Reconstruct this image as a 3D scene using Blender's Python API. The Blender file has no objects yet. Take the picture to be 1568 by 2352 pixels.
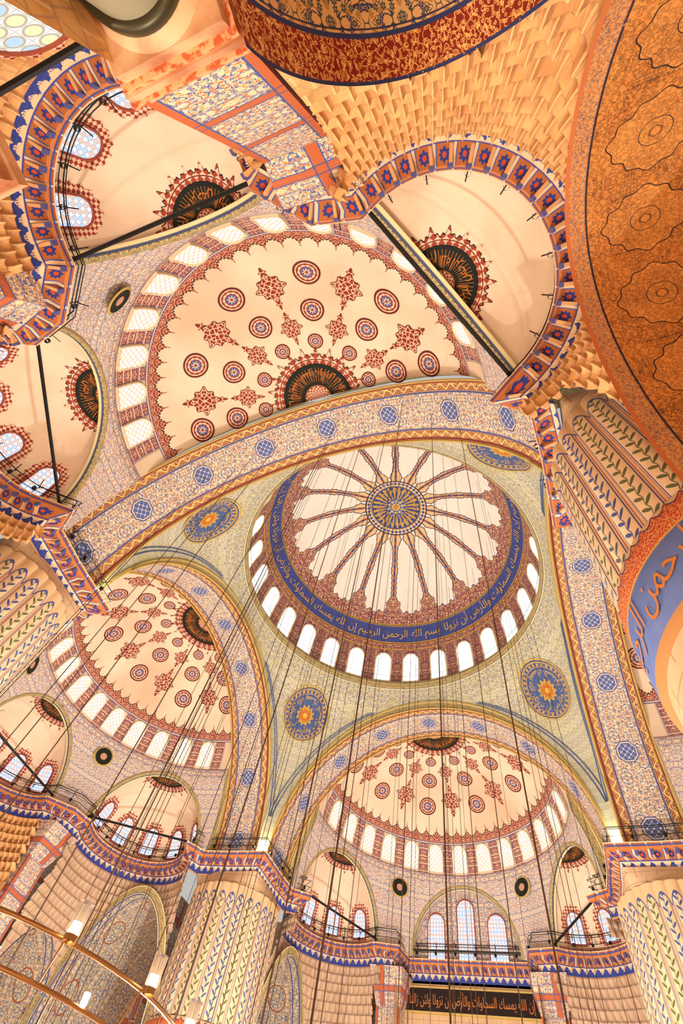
import bpy, numpy as np, math, random
from mathutils import Matrix, Vector
random.seed(3)
D=math.radians; pi=math.pi
S=bpy.context.scene; COL=bpy.context.collection
try:
    S.view_settings.view_transform='Standard'; S.view_settings.look='None'
except Exception: pass
# ---------------------------------------------------------------- dimensions (metres)
R=11.75; ZT=45.91; ZB=33.96; ZS=19.51; A=12.0; W=3.4; RA=11.35; YC=15.636
ZK=31.2; DE=9.5575; PH=62.3; ER=4.2; CO=11.45
SD=dict(rx=9.55,rz=6.75,z0=25.0)
EX=dict(rx=4.2,rz=4.9,z0=19.6)
CAM=(8.3077,-21.7731,1.6)
# ---------------------------------------------------------------- shader DSL
CN=None
def c(r,g,b):
    f=lambda x:(x/255/12.92 if x/255<=.04045 else ((x/255+.055)/1.055)**2.4)
    return (f(r),f(g),f(b),1)
class V:
    def __init__(s,k): s.k=k
    def __add__(s,o): return m('ADD',s,o)
    __radd__=__add__
    def __sub__(s,o): return m('SUBTRACT',s,o)
    def __rsub__(s,o): return m('SUBTRACT',o,s)
    def __mul__(s,o): return m('MULTIPLY',s,o)
    __rmul__=__mul__
    def __truediv__(s,o): return m('DIVIDE',s,o)
    def __neg__(s): return m('MULTIPLY',s,-1.)
def put(inp,x):
    if isinstance(x,V): CN.links.new(x.k,inp)
    else: inp.default_value=x
def m(op,a,b=None,cc=None,clamp=False):
    n=CN.nodes.new('ShaderNodeMath'); n.operation=op; n.use_clamp=clamp
    for i,x in enumerate((a,b,cc)):
        if x is not None: put(n.inputs[i],x)
    return V(n.outputs[0])
def step(x,e=.02): return m('MULTIPLY_ADD',x,1./e,.5,clamp=True)
def band(x,a,b,e=.02): return step(x-a,e)*step(b-x,e)
def ab(x): return m('ABSOLUTE',x)
def cos(x): return m('COSINE',x)
def sin(x): return m('SINE',x)
def wrap(x,p): return m('WRAP',x,p/2.,-p/2.)
def flo(x): return m('FLOOR',x)
def mx(a,b): return m('MAXIMUM',a,b)
def mn(a,b): return m('MINIMUM',a,b)
def ln(a,b): return m('SQRT',a*a+b*b)
def at2(a,b): return m('ARCTAN2',a,b)
def ex_(x): return m('EXPONENT',x)
def mix(f,a,b):
    n=CN.nodes.new('ShaderNodeMix'); n.data_type='RGBA'
    put(n.inputs[0],f); put(n.inputs[6],a); put(n.inputs[7],b); return V(n.outputs[2])
def uv():
    n=CN.nodes.new('ShaderNodeTexCoord'); s=CN.nodes.new('ShaderNodeSeparateXYZ')
    CN.links.new(n.outputs['UV'],s.inputs[0]); return V(s.outputs[0]),V(s.outputs[1])
def obj():
    n=CN.nodes.new('ShaderNodeTexCoord'); return V(n.outputs['Object'])
def vec(u,v):
    n=CN.nodes.new('ShaderNodeCombineXYZ'); put(n.inputs[0],u); put(n.inputs[1],v); return V(n.outputs[0])
def sep(x):
    s=CN.nodes.new('ShaderNodeSeparateXYZ'); CN.links.new(x.k,s.inputs[0]); return V(s.outputs[0]),V(s.outputs[1])
def vor(u,v,s,edge=False,pos=False):
    n=CN.nodes.new('ShaderNodeTexVoronoi'); n.voronoi_dimensions='2D'
    if edge:n.feature='DISTANCE_TO_EDGE'
    put(n.inputs['Vector'],vec(u,v)); n.inputs['Scale'].default_value=s
    if pos: return V(n.outputs['Distance']),V(n.outputs['Color']),V(n.outputs['Position'])
    return V(n.outputs['Distance']),(None if edge else V(n.outputs['Color']))
def noi(u,v,s,d=2,vv=None):
    n=CN.nodes.new('ShaderNodeTexNoise')
    put(n.inputs['Vector'],vv if vv is not None else vec(u,v)); n.inputs['Scale'].default_value=s; n.inputs['Detail'].default_value=d
    return V(n.outputs[0])
def bw(x):
    n=CN.nodes.new('ShaderNodeSeparateColor'); put(n.inputs[0],x); return V(n.outputs[0])
def floral(u,v,base,stem,f1,f2,ctr,s=1.,tile=2.):
    um=ab(wrap(u,tile)); vm=ab(wrap(v,tile)); k=2.6/s
    n1=noi(um,vm,1.5/s,1)
    vine=ab(n1-.5)
    n2=noi(um+7.3,vm+3.1,1.9/s,1)
    lw=ab(sin(um*9./s+vm*7./s))
    col=mix(step(.012+.022*lw-vine,.012),base,stem)
    col=mix(step(.010+.016*lw-ab(n2-.47),.012),col,f2)
    d,cl,po=vor(um,vm,k,pos=True); pu,pv=sep(po)
    r=bw(cl); a=at2(vm-pv,um-pu)
    pet=.30+.08*cos(a*6.+r*6.)
    fc=mix(step(r-.4,.02),f1,mix(step(r-.72,.02),f2,ctr))
    col=mix(step(pet+.06-d,.03),col,base)
    col=mix(step(pet-d,.03),col,fc)
    col=mix(step(.12-d,.03),col,base); col=mix(step(.07-d,.03),col,f1)
    return col
def arab(u,v,base,l1,l2,s=1.,tile=1.):
    um=ab(wrap(u,tile)); vm=v
    n1=noi(um,vm,2.2/s,1)
    col=mix(step(.028-ab(n1-.5),.014),base,l1)
    d,cl,po=vor(um,vm,3.6/s,pos=True); pu,pv=sep(po); r=bw(cl); a=at2(vm-pv,um-pu)
    col=mix(step(.30+.07*cos(a*5.)-d,.04),col,mix(step(r-.5,.02),l1,l2))
    return mix(step(.12-d,.05),col,base)
MATS={}
def mat(name,fn,rough=.75):
    global CN
    mt=bpy.data.materials.new(name); mt.use_nodes=True; CN=mt.node_tree
    b=CN.nodes['Principled BSDF']; b.inputs['Roughness'].default_value=rough
    b.inputs['Specular IOR Level'].default_value=.25
    r=fn()
    if not isinstance(r,dict): r={'col':r}
    put(b.inputs['Base Color'],r['col'])
    if 'bump' in r:
        n=CN.nodes.new('ShaderNodeBump'); n.inputs['Strength'].default_value=r.get('bs',.5); n.inputs['Distance'].default_value=r.get('bd',.1)
        put(n.inputs['Height'],r['bump']); CN.links.new(n.outputs[0],b.inputs['Normal'])
    if 'em' in r:
        put(b.inputs['Emission Color'],r.get('ecol',r['col'])); put(b.inputs['Emission Strength'],r['em'])
    if 'metal' in r: b.inputs['Metallic'].default_value=r['metal']
    MATS[name]=mt; return mt
RED=c(142,48,34); DRED=c(112,32,26); BLUE=c(58,70,136); GOLD=c(202,162,80); CREAM=c(238,218,192)
WHT=c(246,246,240); BLK=c(30,26,24)
def stain(col,amt=.25,tint=c(150,110,80),sc=.35):
    o=obj(); n=noi(None,None,sc,5,vv=o)
    return mix(step(n-.56,.25)*amt,col,tint)
def f_dome():
    u,v=uv()
    ph=wrap(u-15.6,22.5)
    cosv=cos(v*(pi/180)); w=ab(ph)*(pi/180)*R*cosv
    col=stain(WHT,.25,c(222,212,188))
    edge=36.0+3.2*ex_(w*w*-1.5)+.7*cos(w*9.)
    sp=.24+.03*cos(v*2.6)+.55*ex_((v-40.)*(v-40.)*-.18)+.08*ex_((v-57.)*(v-57.)*-.2)+.34*ex_((v-72.5)*(v-72.5)*-.12)
    inside=mx(step(edge-v,.25),step(sp-w,.03))
    us=u*(pi/180)*R; vs=v*(pi/180)*R
    lace=arab(ph*(pi/180)*R*cosv,vs,c(148,66,48),c(230,206,168),c(76,90,158),.5,20.)
    spk=mix(step(.11-w,.03),c(224,200,150),mix(step(sin(vs*9.),.3),c(166,86,58),c(72,80,144)))
    spk=mix(step(w-(sp-.07),.02),spk,c(166,100,68))
    pat=mix(step(v-44.,.3)*step(sp-w,.03),lace,spk)
    col=mix(inside,col,pat)
    onedge=step(.035-ab(sp-w),.02)*step(v-41.,.5)
    on2=step(.2-ab(v-edge),.1)*step(w-sp,.03)
    col=mix(mx(onedge,on2),col,c(66,58,100))
    def ring(a,b,cc,col): return mix(band(v,a,b,.1),col,cc)
    col=ring(-1,33.5,lace,col)
    col=ring(29.2,30.4,GOLD,col); col=ring(29.6,30.0,c(90,80,60),col)
    col=ring(21.2,29.3,mix(noi(u,v,2.,2),c(40,54,134),c(84,100,172)),col)
    col=ring(20.1,21.4,GOLD,col); col=ring(20.5,20.9,DRED,col)
    low=arab(wrap(u-95.7-6.43,12.857)*.205,vs,c(126,44,32),c(226,194,166),c(78,88,156),.42,20.)
    col=ring(-2,20.1,low,col)
    col=ring(17.6,18.2,GOLD,col)
    sq=ab(wrap(u-95.7-6.43,12.857))*.205
    col=mix(band(sq,.48,.54,.02)*step(16.5-v,.1),col,c(214,196,158))
    r=(90-v)*(pi/180)*R; a=u*(pi/180)
    disc=mix(step(sin(a*26.)*.5+noi(u,v,.5,2)-.55,.2)*band(r,.95,2.3,.05),c(50,74,144),GOLD)
    disc=mix(step(.9+.1*cos(a*12.)-r,.04),disc,mix(step(sin(r*22.)+cos(a*10.),.4),c(80,104,162),c(214,194,136)))
    disc=mix(step(.3-r,.03),disc,c(210,150,60))
    disc=mix(band(r,2.5,3.2,.04),disc,mix(step(sin(a*44.)+sin(r*20.),.4),c(62,76,144),c(228,208,168)))
    disc=mix(band(r,2.42,2.52,.02),disc,GOLD)
    col=mix(step(3.05-r,.04),col,disc)
    col=mix(band(r,2.98,3.1,.03),col,c(60,50,70))
    return {'col':col}
mat('dome_painting',f_dome)
def f_cap():
    u,v=uv()
    col=stain(c(243,224,200),.5,c(200,156,118),.2)
    p=wrap(u,1.0)
    t=1-ab(p)*2.
    h=2.88+.26*t+.42*m('POWER',mx(t,0.),6.)+.06*cos(p*40.)
    lace=arab(p,v,c(156,64,48),c(238,208,180),c(116,46,40),.36,20.)
    col=mix(step(h-v,.03),col,lace)
    col=mix(step(.05-ab(h-v),.03),col,c(54,24,24))
    low=arab(wrap(u-1.07,2.143),v,c(144,54,42),c(234,210,186),c(82,96,160),.36,20.)
    sq=ab(wrap(u-1.07,2.143))
    low=mix(step(sq-.40,.02),low,c(232,212,188))
    low=mix(band(sq,.33,.38,.02),low,c(60,64,116))
    low=mix(mx(band(sq,.39,.43,.02),band(wrap(v,.56),.2,.26,.02)*step(.38-sq,.02)),low,c(234,214,192))
    low=mix(band(sq,.435,.465,.015),low,c(50,40,50))
    col=mix(step(2.40-v,.03),col,low)
    col=mix(band(v,2.30,2.48,.03),col,c(82,84,140)); col=mix(band(v,2.36,2.43,.02),col,CREAM)
    col=mix(band(v,-1,.12,.03),col,c(90,88,128)); col=mix(band(v,.03,.07,.02),col,c(220,168,124))
    return col
mat('semi_dome_painting',f_cap)
def f_ex():
    u,v=uv()
    col=stain(c(243,223,198),.5,c(200,156,118),.3)
    return mix(band(v,-.1,.35,.03),col,arab(u,v,c(176,88,66),CREAM,BLUE,.3,.6))
mat('exedra_plaster',f_ex)
def f_soff():
    u,v=uv()
    base=floral(u,v,c(236,222,194),c(94,114,140),c(176,72,46),c(68,84,154),c(204,160,80),.40,2.4)
    p=wrap(u,4.3); q=v-W/2
    r=mx(mx(ab(p),ab(q)),(ab(p)+ab(q))*.7071)
    knot=mix(step(.06-ab(sin(p*9.+q*9.)*sin(p*9.-q*9.))*.6,.03),c(84,104,170),c(232,226,208))
    base=mix(step(.60-r,.03),base,knot)
    base=mix(band(r,.50,.60,.02),base,c(208,204,198)); base=mix(mx(band(r,.58,.63,.01),band(r,.47,.50,.01)),base,c(52,64,128))
    e=mn(v,W-v)
    bd=arab(wrap(u,.8),v,c(156,80,50),c(234,206,136),c(84,98,138),.26,20.)
    base=mix(step(.62-e,.02),base,bd)
    wv=.34+.13*sin(u*8.5)
    base=mix(step(.04-ab(e-wv),.02),base,c(236,210,124))
    base=mix(band(e,.58,.68,.02),base,c(78,90,148)); base=mix(band(e,.03,.12,.02),base,DRED)
    return base
mat('arch_soffit_floral',f_soff)
def f_face():
    u,v=uv()
    b=arab(wrap(u,.9),v,c(208,190,124),c(120,78,52),c(92,116,130),.26,20.)
    b=mix(mx(band(v,.0,.07,.02),band(v,.55,.62,.02)),b,c(235,228,178)); b=mix(band(v,.07,.12,.02),b,c(72,84,118))
    return b
mat('arch_moulding',f_face)
def f_pend():
    u,v=uv()
    b=floral(u,v,c(228,222,188),c(92,124,148),c(192,158,82),c(90,114,160),c(146,152,104),.34,1.9)
    return stain(b,.3,c(200,190,100))
mat('pendentive_floral',f_pend)
mat('gold_trim',lambda:c(194,168,98))
mat('blue_line_trim',lambda:c(84,102,148))
mat('gold_paint',lambda:c(222,180,84),.5)
mat('orange_paint',lambda:c(200,120,52),.6)
def f_round():
    u,v=uv(); r=ln(u,v); a=at2(v,u)
    b=mix(noi(u,v,6.,2),c(46,74,136),c(88,110,158))
    b=mix(step(sin(a*30.)*.4+noi(u,v,7.,2)-.55,.12)*band(r,.82,.9,.02),b,c(206,164,66))
    b=mix(step(.36+.05*cos(a*12.)-r,.02),b,c(190,156,80)); b=mix(step(.24+.04*cos(a*12.)-r,.02),b,c(190,110,44)); b=mix(step(.1-r,.02),b,c(220,180,80))
    b=mix(mx(band(r,.92,.96,.01),band(r,.78,.80,.01)),b,GOLD); return b
mat('calligraphy_roundel',f_round)
def f_ros():
    u,v=uv(); r=ln(u,v); a=at2(v,u)
    b=mix(step(sin(r*24.)+cos(a*10.)*.6,.3),c(158,64,46),c(236,204,178))
    b=mix(band(r,.9,1.1,.03),b,c(114,40,32)); b=mix(band(r,.74,.79,.02),b,c(104,46,46))
    b=mix(step(.45-r,.03),b,mix(step(cos(a*8.)*.1+.26-r,.03),c(82,98,156),c(232,200,170)))
    b=mix(step(.12-r,.02),b,c(150,56,40)); return b
mat('rosette_paint',f_ros)
def f_cart():
    u,v=uv(); r=ln(u,v)
    e,_=vor(ab(u),ab(v),4.5,True)
    return mix(step(.1-e,.04),c(144,52,38),c(238,206,180))
mat('cartouche_paint',f_cart)
def f_disc():
    u,v=uv(); r=ln(u,v); a=at2(v,u)
    b=c(26,36,30)
    b=mix(step(.36+.02*cos(a*24.)-r,.02),b,mix(step(sin(r*60.)*sin(a*16.),.4),c(234,204,180),c(156,68,50)))
    b=mix(band(r,.36,.39,.01),b,c(180,104,50))
    lace=mix(step(sin(r*34.)+cos(a*34.),.4),c(160,68,50),c(240,208,184))
    b=mix(step(r-1.,.02),b,lace); b=mix(band(r,.97,1.03,.02),b,BLK); b=mix(band(r,1.13,1.16,.01),b,DRED)
    return b
mat('black_medallion',f_disc)
mat('black_outline',lambda:c(34,22,22))
mat('rosette_outline',lambda:c(90,32,28))
def f_halo():
    u,v=uv()
    return mix(step(sin(u*30.)+cos(v*30.),.4),c(156,58,42),c(238,206,182))
mat('window_halo',f_halo)
def mk_pane(name,em,base,c1,c2,lin,sx,sy,lw=.08,tint=.6):
    def f():
        u,v=uv()
        fu=wrap(u+sx*0.,sx); fv=wrap(v,sy)
        r=ln(fu/sx,fv/sy)
        cell=mix(step(noi(flo(u*(1./sx)+.5)*3.3,flo(v*(1./sy)+.5)*5.7,1.,0)-.5,.02),c1,c2)
        b=mix(step(.34-r,.06)*tint,base,cell)
        b=mix(step(lw*.5-ab(r-.40),.03)*.85,b,lin)
        g=mx(ab(fu)/sx,ab(fv)/sy)
        b=mix(step(g-.47,.02)*.7,b,lin)
        return {'col':c(60,60,60),'ecol':b,'em':em}
    mat(name,f)
mk_pane('window_glass_clear',2.2,(1,1,1,1),c(255,252,235),c(235,245,255),c(184,184,176),.3,.34)
mk_pane('window_glass_stained',1.5,(1,.98,.93,1),c(242,222,130),c(184,216,226),c(190,130,74),.36,.36,.12,.6)
mk_pane('window_glass_blue',1.5,(.98,.97,.97,1),c(110,160,222),c(220,130,90),c(80,80,110),.24,.27,.1,.75)
mk_pane('window_glass_pale',1.2,(.97,.99,1,1),c(150,195,240),c(240,225,150),c(170,150,110),.62,.62,.12,.8)
mat('window_frame',lambda:c(232,214,180))
mat('window_frame_red',lambda:c(166,82,62))
def f_corn():
    u,v=uv()
    ant=mix(step(.15*cos(u*(2*pi/.5))+.02*cos(u*60.)+.42-v,.02),c(236,206,168),c(54,72,156))
    ant=mix(step(ab(wrap(u,.08))-.025,.015)*band(v,.32,.42,.02),ant,c(74,92,170))
    b=mix(step(v-.1,.01),c(204,154,110),ant)
    br=mix(step(ab(wrap(u,.62))-.235,.01),c(172,98,50),c(230,196,156))
    fx=wrap(u,.62); fy=v-.98; rr=ln(fx,fy*.8); aa=at2(fy,fx)
    br=mix(step(.15+.025*cos(aa*8.)-rr,.01),br,mix(step(.065-rr,.01),c(40,54,130),c(190,68,32)))
    br=mix(step(.018-ab(ab(wrap(u,.62))-.25),.01),br,c(72,84,156))
    b=mix(step(v-.62,.02),b,br)
    b=mix(band(v,.62,.68,.01),b,c(68,80,156)); b=mix(band(v,1.27,1.42,.01),b,c(204,130,76)); b=mix(band(v,1.44,1.52,.01),b,c(72,84,162))
    b=mix(step(v-1.6,.02),b,c(230,200,166))
    return b
mat('cornice_painted',f_corn)
mat('bracket_paint',lambda:c(224,172,120))
mat('bracket_blue',lambda:c(88,92,154))
TH=.52; NU=5.6
def f_muq():
    u,v=uv(); o=obj()
    n=noi(None,None,.9,6,vv=o)
    b=mix(n,c(240,198,138),c(210,152,90))
    b=mix(step(noi(None,None,1.6,4,vv=o)-.54,.2)*.45,b,c(180,104,52))
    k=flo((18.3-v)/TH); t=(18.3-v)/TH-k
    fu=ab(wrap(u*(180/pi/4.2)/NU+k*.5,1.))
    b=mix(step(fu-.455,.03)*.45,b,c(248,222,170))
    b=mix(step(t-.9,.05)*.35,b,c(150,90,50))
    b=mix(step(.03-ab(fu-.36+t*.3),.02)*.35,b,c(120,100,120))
    return {'col':b,'bump':noi(None,None,4.,4,vv=o),'bs':.4,'bd':.06}
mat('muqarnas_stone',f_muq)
def f_block():
    u,v=uv(); o=obj()
    n=noi(None,None,.9,6,vv=o)
    b=mix(n,c(222,194,160),c(184,148,116))
    k=flo((18.3-v)/TH); t=(18.3-v)/TH-k
    fu=ab(wrap(u*(180/pi/4.2)/NU+k*.5,1.))
    b=mix(mx(step(fu-.46,.02),mx(step(t-.93,.03),step(.05-t,.03)))*.5,b,c(120,88,74))
    b=mix(step(.05-ab(fu-.30),.02)*.4,b,c(94,104,150))
    return b
mat('block_stone',f_block)
def f_ochre():
    u,v=uv(); o=obj()
    n=noi(None,None,1.1,7,vv=o)
    b=mix(step(n-.5,.3),c(228,156,76),c(150,92,42))
    p=wrap(u,2.5); q=wrap(v-1.9,2.5); r=ln(p,q); a=at2(q,p)
    o1=.95+.045*cos(a*12.)+.05*cos(a*4.)
    b=mix(step(o1-r,.02)*.3,b,c(232,170,96))
    fl=floral(p,q,c(226,156,82),c(96,62,40),c(140,70,36),c(76,60,54),c(150,84,44),.26,9.)
    b=mix(step(o1-r,.02)*.55,b,fl)
    fl2=floral(u,v,c(224,152,78),c(66,50,44),c(150,66,34),c(86,62,48),c(120,76,44),.26,3.)
    b=mix(step(r-o1,.02)*.65,b,fl2)
    b=mix(step(.016-ab(r-o1),.01),b,c(52,40,40))
    b=mix(mx(band(r,.34,.36,.01),band(r,.12,.14,.01)),b,c(52,40,40))
    b=mix(band(v,.48,.53,.01),b,c(46,44,60)); b=mix(band(v,.0,.1,.02),b,c(198,116,70))
    bd=arab(u,v,c(220,164,102),c(96,98,124),c(176,86,50),.25,3.)
    b=mix(band(v,.1,.48,.02)*.7,b,bd)
    return b
mat('ochre_vault',f_ochre)
def f_side():
    u,v=uv()
    b=floral(u,v,c(222,206,170),c(96,114,130),c(176,96,62),c(78,96,152),c(144,144,92),.46,2.2)
    q=v-1.9; p=wrap(u,3.4); r=ln(p,q)
    b=mix(band(r,.68,.76,.02),b,c(160,84,58)); b=mix(mx(band(v,.0,.12,.02),band(v,.55,.65,.02)),b,c(82,94,148))
    return b
mat('side_arch_floral',f_side)
def f_bands():
    u,v=uv()
    b=floral(u,v-.9,c(214,170,114),c(40,50,96),c(38,52,110),c(54,74,70),c(174,128,54),.5,1.8)
    bd=arab(u,v,c(128,36,24),c(230,178,106),c(214,148,80),.34,30.)
    b=mix(step(.7-v,.02),b,bd); b=mix(mx(band(v,.68,.76,.01),band(v,-.1,.06,.01)),b,c(46,56,104))
    b=mix(band(v,.80,.83,.01),b,c(46,50,84))
    return b
mat('arcade_soffit_blue',f_bands)
def f_wallf():
    u,v=uv()
    b=floral(u,v,c(234,210,176),c(84,102,156),c(188,92,60),c(78,96,156),c(198,160,80),.36,1.6)
    q=wrap(v,2.3); p=wrap(u,1.75)
    b=mix(mx(band(ab(q),1.02,1.15,.02),band(ab(p),.72,.9,.02)),b,c(188,100,62))
    b=mix(mx(band(ab(q),.98,1.02,.01),band(ab(p),.68,.72,.01)),b,c(72,88,146))
    return b
mat('painted_wall_floral',f_wallf)
def f_stone():
    u,v=uv()
    n=noi(u,v,1.2,5)
    b=mix(n,c(220,192,156),c(184,148,112))
    row=wrap(v,.5); k=flo(v*2.)
    j=mx(step(ab(row)-.235,.02),step(ab(wrap(u+k*.45,1.1))-.53,.02))
    return mix(j*.6,b,c(134,98,76))
mat('stone_wall',f_stone)
def f_flute():
    u,v=uv()
    p=wrap(u,1.); e=ab(p); pm=p*.65
    nn=noi(u,v,1.5,4)
    b=mix(nn,c(234,210,172),c(208,174,134))
    def leaf(sg,off):
        pv=wrap(v+off,.46); a=(pm-sg*.085)*.8-pv*.6*sg; bb=(pm-sg*.085)*.6*sg+pv*.8
        return step(1.-ln(a/.048,bb/.16),.2)
    lf=mx(leaf(1.,0.),leaf(-1.,.23)); st=step(.012-ab(pm-.02*sin(v*13.6)),.01)
    b=mix(mx(lf,st),b,mix(step(sin(flo(u+.5)*1.7),.3),c(66,84,142),c(94,98,62)))
    top=step(v-17.05+2.2*e*e,.05)
    b=mix(band(e,.35,.39,.015),b,c(60,76,146)); b=mix(band(e,.425,.455,.015),b,c(170,84,58))
    b=mix(top,b,c(216,182,140))
    b=mix(step(.06-ab(v-17.05+2.2*e*e),.03),b,c(68,84,148))
    return b
mat('fluted_pier_paint',f_flute)
def f_pband():
    u,v=uv()
    b=mix(noi(u,v,2.,3),c(74,96,160),c(108,124,174))
    r=arab(u,v,c(192,66,34),c(236,160,94),c(240,192,120),.22,1.)
    b=mix(step(v-1.5,.01),b,r)
    b=mix(band(v,1.46,1.52,.01),b,c(214,164,80)); b=mix(band(v,-.1,.1,.01),b,c(170,120,70))
    w2=2.25-v
    b=mix(step(.10+.14*ab(sin(u*9.))-w2,.02),b,c(228,192,150))
    b=mix(step(.02-ab(.10+.14*ab(sin(u*9.))-w2),.015),b,c(56,60,104))
    return b
mat('pier_band_paint',f_pband)
mat('iron_black',lambda:c(24,22,22),.5)
mat('wire_brown',lambda:c(74,54,42),.5)
mat('bronze',lambda:{'col':c(140,100,60),'metal':.8},.45)
mat('bronze_dark',lambda:{'col':c(70,66,48),'metal':.6},.4)
mat('marble_grey',lambda:mix(noi(None,None,1.2,6,vv=obj()),c(164,158,134),c(120,112,90)),.4)
def f_mo():
    n=noi(None,None,1.3,7,vv=obj())
    return mix(step(n-.52,.25),c(218,176,136),c(166,106,72))
mat('marble_orange',f_mo,.5)
mat('moulding_red',lambda:mix(step(noi(None,None,9.,3,vv=obj())-.5,.1),c(190,96,58),c(224,170,124)),.5)
mat('lamp_bulb',lambda:{'col':(1,.78,.5,1),'em':40.})
mat('lamp_glass',lambda:{'col':c(235,235,230)},.1); MATS['lamp_glass'].node_tree.nodes['Principled BSDF'].inputs['Transmission Weight'].default_value=.9
def f_carp():
    u,v=uv()
    return mix(step(sin(u*3.)*sin(v*3.),.5),c(178,140,112),c(206,190,164))
mat('carpet_red',f_carp,.95)
def f_pr():
    u,v=uv()
    return floral(u,v,c(238,224,204),c(104,122,170),c(180,90,66),c(84,102,164),c(208,164,104),.36,1.3)
mat('pendentive_floral_red',f_pr)
# ---------------------------------------------------------------- mesh helpers
def mesh(name,verts,faces,uvs,mt,smooth=True):
    me=bpy.data.meshes.new(name); verts=np.asarray(verts,float)
    me.from_pydata([tuple(x) for x in verts],[],[tuple(int(i) for i in f) for f in faces])
    if uvs is not None:
        uvs=np.asarray(uvs,float); l=me.uv_layers.new(name='UVMap')
        idx=np.empty(len(me.loops),int); me.loops.foreach_get('vertex_index',idx)
        l.data.foreach_set('uv',uvs[idx].ravel())
    me.materials.append(MATS[mt])
    if smooth: me.polygons.foreach_set('use_smooth',[True]*len(me.polygons))
    me.update(); return me
def surfm(name,fn,u0,u1,nu,v0,v1,nv,mt,uvf=None,keep=None,smooth=True):
    u=np.linspace(u0,u1,nu+1); v=np.linspace(v0,v1,nv+1)
    U,Vv=np.meshgrid(u,v,indexing='ij'); U=U.ravel();Vv=Vv.ravel()
    P=np.stack([np.broadcast_to(x,U.shape) for x in fn(U,Vv)],1)
    T=np.stack([np.broadcast_to(x,U.shape) for x in (uvf(U,Vv) if uvf else (U,Vv))],1)
    i,j=np.meshgrid(np.arange(nu),np.arange(nv),indexing='ij'); i=i.ravel();j=j.ravel();n=nv+1
    F=np.stack([i*n+j,(i+1)*n+j,(i+1)*n+j+1,i*n+j+1],1)
    if keep is not None:
        C=P[F].mean(1); F=F[keep(C)]
    return mesh(name,P,F,T,mt,smooth)
def emp(name,parent=None,rot=0):
    o=bpy.data.objects.new(name,None); COL.objects.link(o); o.rotation_euler=(0,0,D(rot))
    if parent:o.parent=parent
    return o
def ob(name,me,parent=None,rot=None):
    o=bpy.data.objects.new(name,me); COL.objects.link(o)
    if parent:o.parent=parent
    if rot is not None:o.rotation_euler=(0,0,D(rot))
    return o
class Bag:
    def __init__(s): s.v=[];s.f=[];s.t=[];s.n=0
    def add(s,v,f,t=None):
        v=np.asarray(v,float); s.v.append(v); s.f+= [tuple(i+s.n for i in q) for q in f]
        s.t.append(np.asarray(t,float) if t is not None else v[:,:2]); s.n+=len(v)
    def me(s,name,mt,smooth=False):
        return mesh(name,np.concatenate(s.v),s.f,np.concatenate(s.t),mt,smooth)
    def hexa(s,q,uvq=None):
        q=np.asarray(q,float)
        for f in [(0,1,3,2),(4,6,7,5),(0,4,5,1),(2,3,7,6),(0,2,6,4),(1,5,7,3)]:
            g=q[list(f)]; ax=0 if np.ptp(g[:,0])>np.ptp(g[:,1]) else 1
            t=np.stack([g[:,ax],g[:,2] if np.ptp(g[:,2])>1e-6 else g[:,1-ax]],1)
            s.add(g,[(0,1,2,3)],t)
    def box(s,cx,cy,cz,sx,sy,sz,rz=0):
        q=np.array([(x,y,z) for x in(-.5,.5) for y in(-.5,.5) for z in(-.5,.5)])*[sx,sy,sz]
        ca,sa=math.cos(rz),math.sin(rz)
        p=np.stack([q[:,0]*ca-q[:,1]*sa+cx,q[:,0]*sa+q[:,1]*ca+cy,q[:,2]+cz],1)
        for f in [(0,1,3,2),(4,6,7,5),(0,4,5,1),(2,3,7,6),(0,2,6,4),(1,5,7,3)]:
            g=q[list(f)]; ax=0 if abs(np.ptp(g[:,0]))>1e-6 else 1
            t=np.stack([g[:,ax],g[:,2] if np.ptp(g[:,2])>1e-6 else g[:,1]],1)
            s.add(p[list(f)],[(0,1,2,3)],t)
    def tube(s,pts,r,n=6,closed=False):
        pts=[Vector(p) for p in pts]; N=len(pts); v=[];f=[]
        for i,p in enumerate(pts):
            a=pts[(i-1)%N if closed else max(i-1,0)]; b=pts[(i+1)%N if closed else min(i+1,N-1)]
            d=(b-a).normalized(); x=d.orthogonal() if abs(d.z)>.95 else d.cross(Vector((0,0,1))).normalized(); x.normalize(); y=d.cross(x)
            for k in range(n):
                t=2*pi*k/n; v.append(tuple(p+x*math.cos(t)*r+y*math.sin(t)*r))
        for i in range(N if closed else N-1):
            for k in range(n):
                a=i*n+k;b=i*n+(k+1)%n;j=(i+1)%N
                f.append((a,b,j*n+(k+1)%n,j*n+k))
        s.add(v,f)
def Gell(cx,cy,E,phi0,psi0):
    rx,rz,z0=E['rx'],E['rz'],E['z0']
    def f(x,y,off=0):
        x=np.asarray(x,float);y=np.asarray(y,float)
        ds=math.sqrt((rx*math.cos(psi0))**2+(rz*math.sin(psi0))**2)
        psi=psi0-y/ds; phi=phi0-x/(rx*math.sin(psi0))
        r=rx*np.sin(psi); nz=np.cos(psi)/rz; nr=np.sin(psi)/rx; L=np.sqrt(nz*nz+nr*nr)
        r=r-off*nr/L; z=z0+rz*np.cos(psi)-off*nz/L
        return np.stack([cx+r*np.cos(phi),cy+r*np.sin(phi),z],1)
    return f
def Gapex(cx,cy,E):
    rx,rz,z0=E['rx'],E['rz'],E['z0']
    def f(x,y,off=0):
        x=np.asarray(x,float);y=np.asarray(y,float)
        r=np.hypot(x,y); psi=r/rx; phi=np.arctan2(y,x)
        return np.stack([cx+rx*np.sin(psi)*np.cos(phi),cy+rx*np.sin(psi)*np.sin(phi),z0+rz*np.cos(psi)-off],1)
    return f
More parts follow.
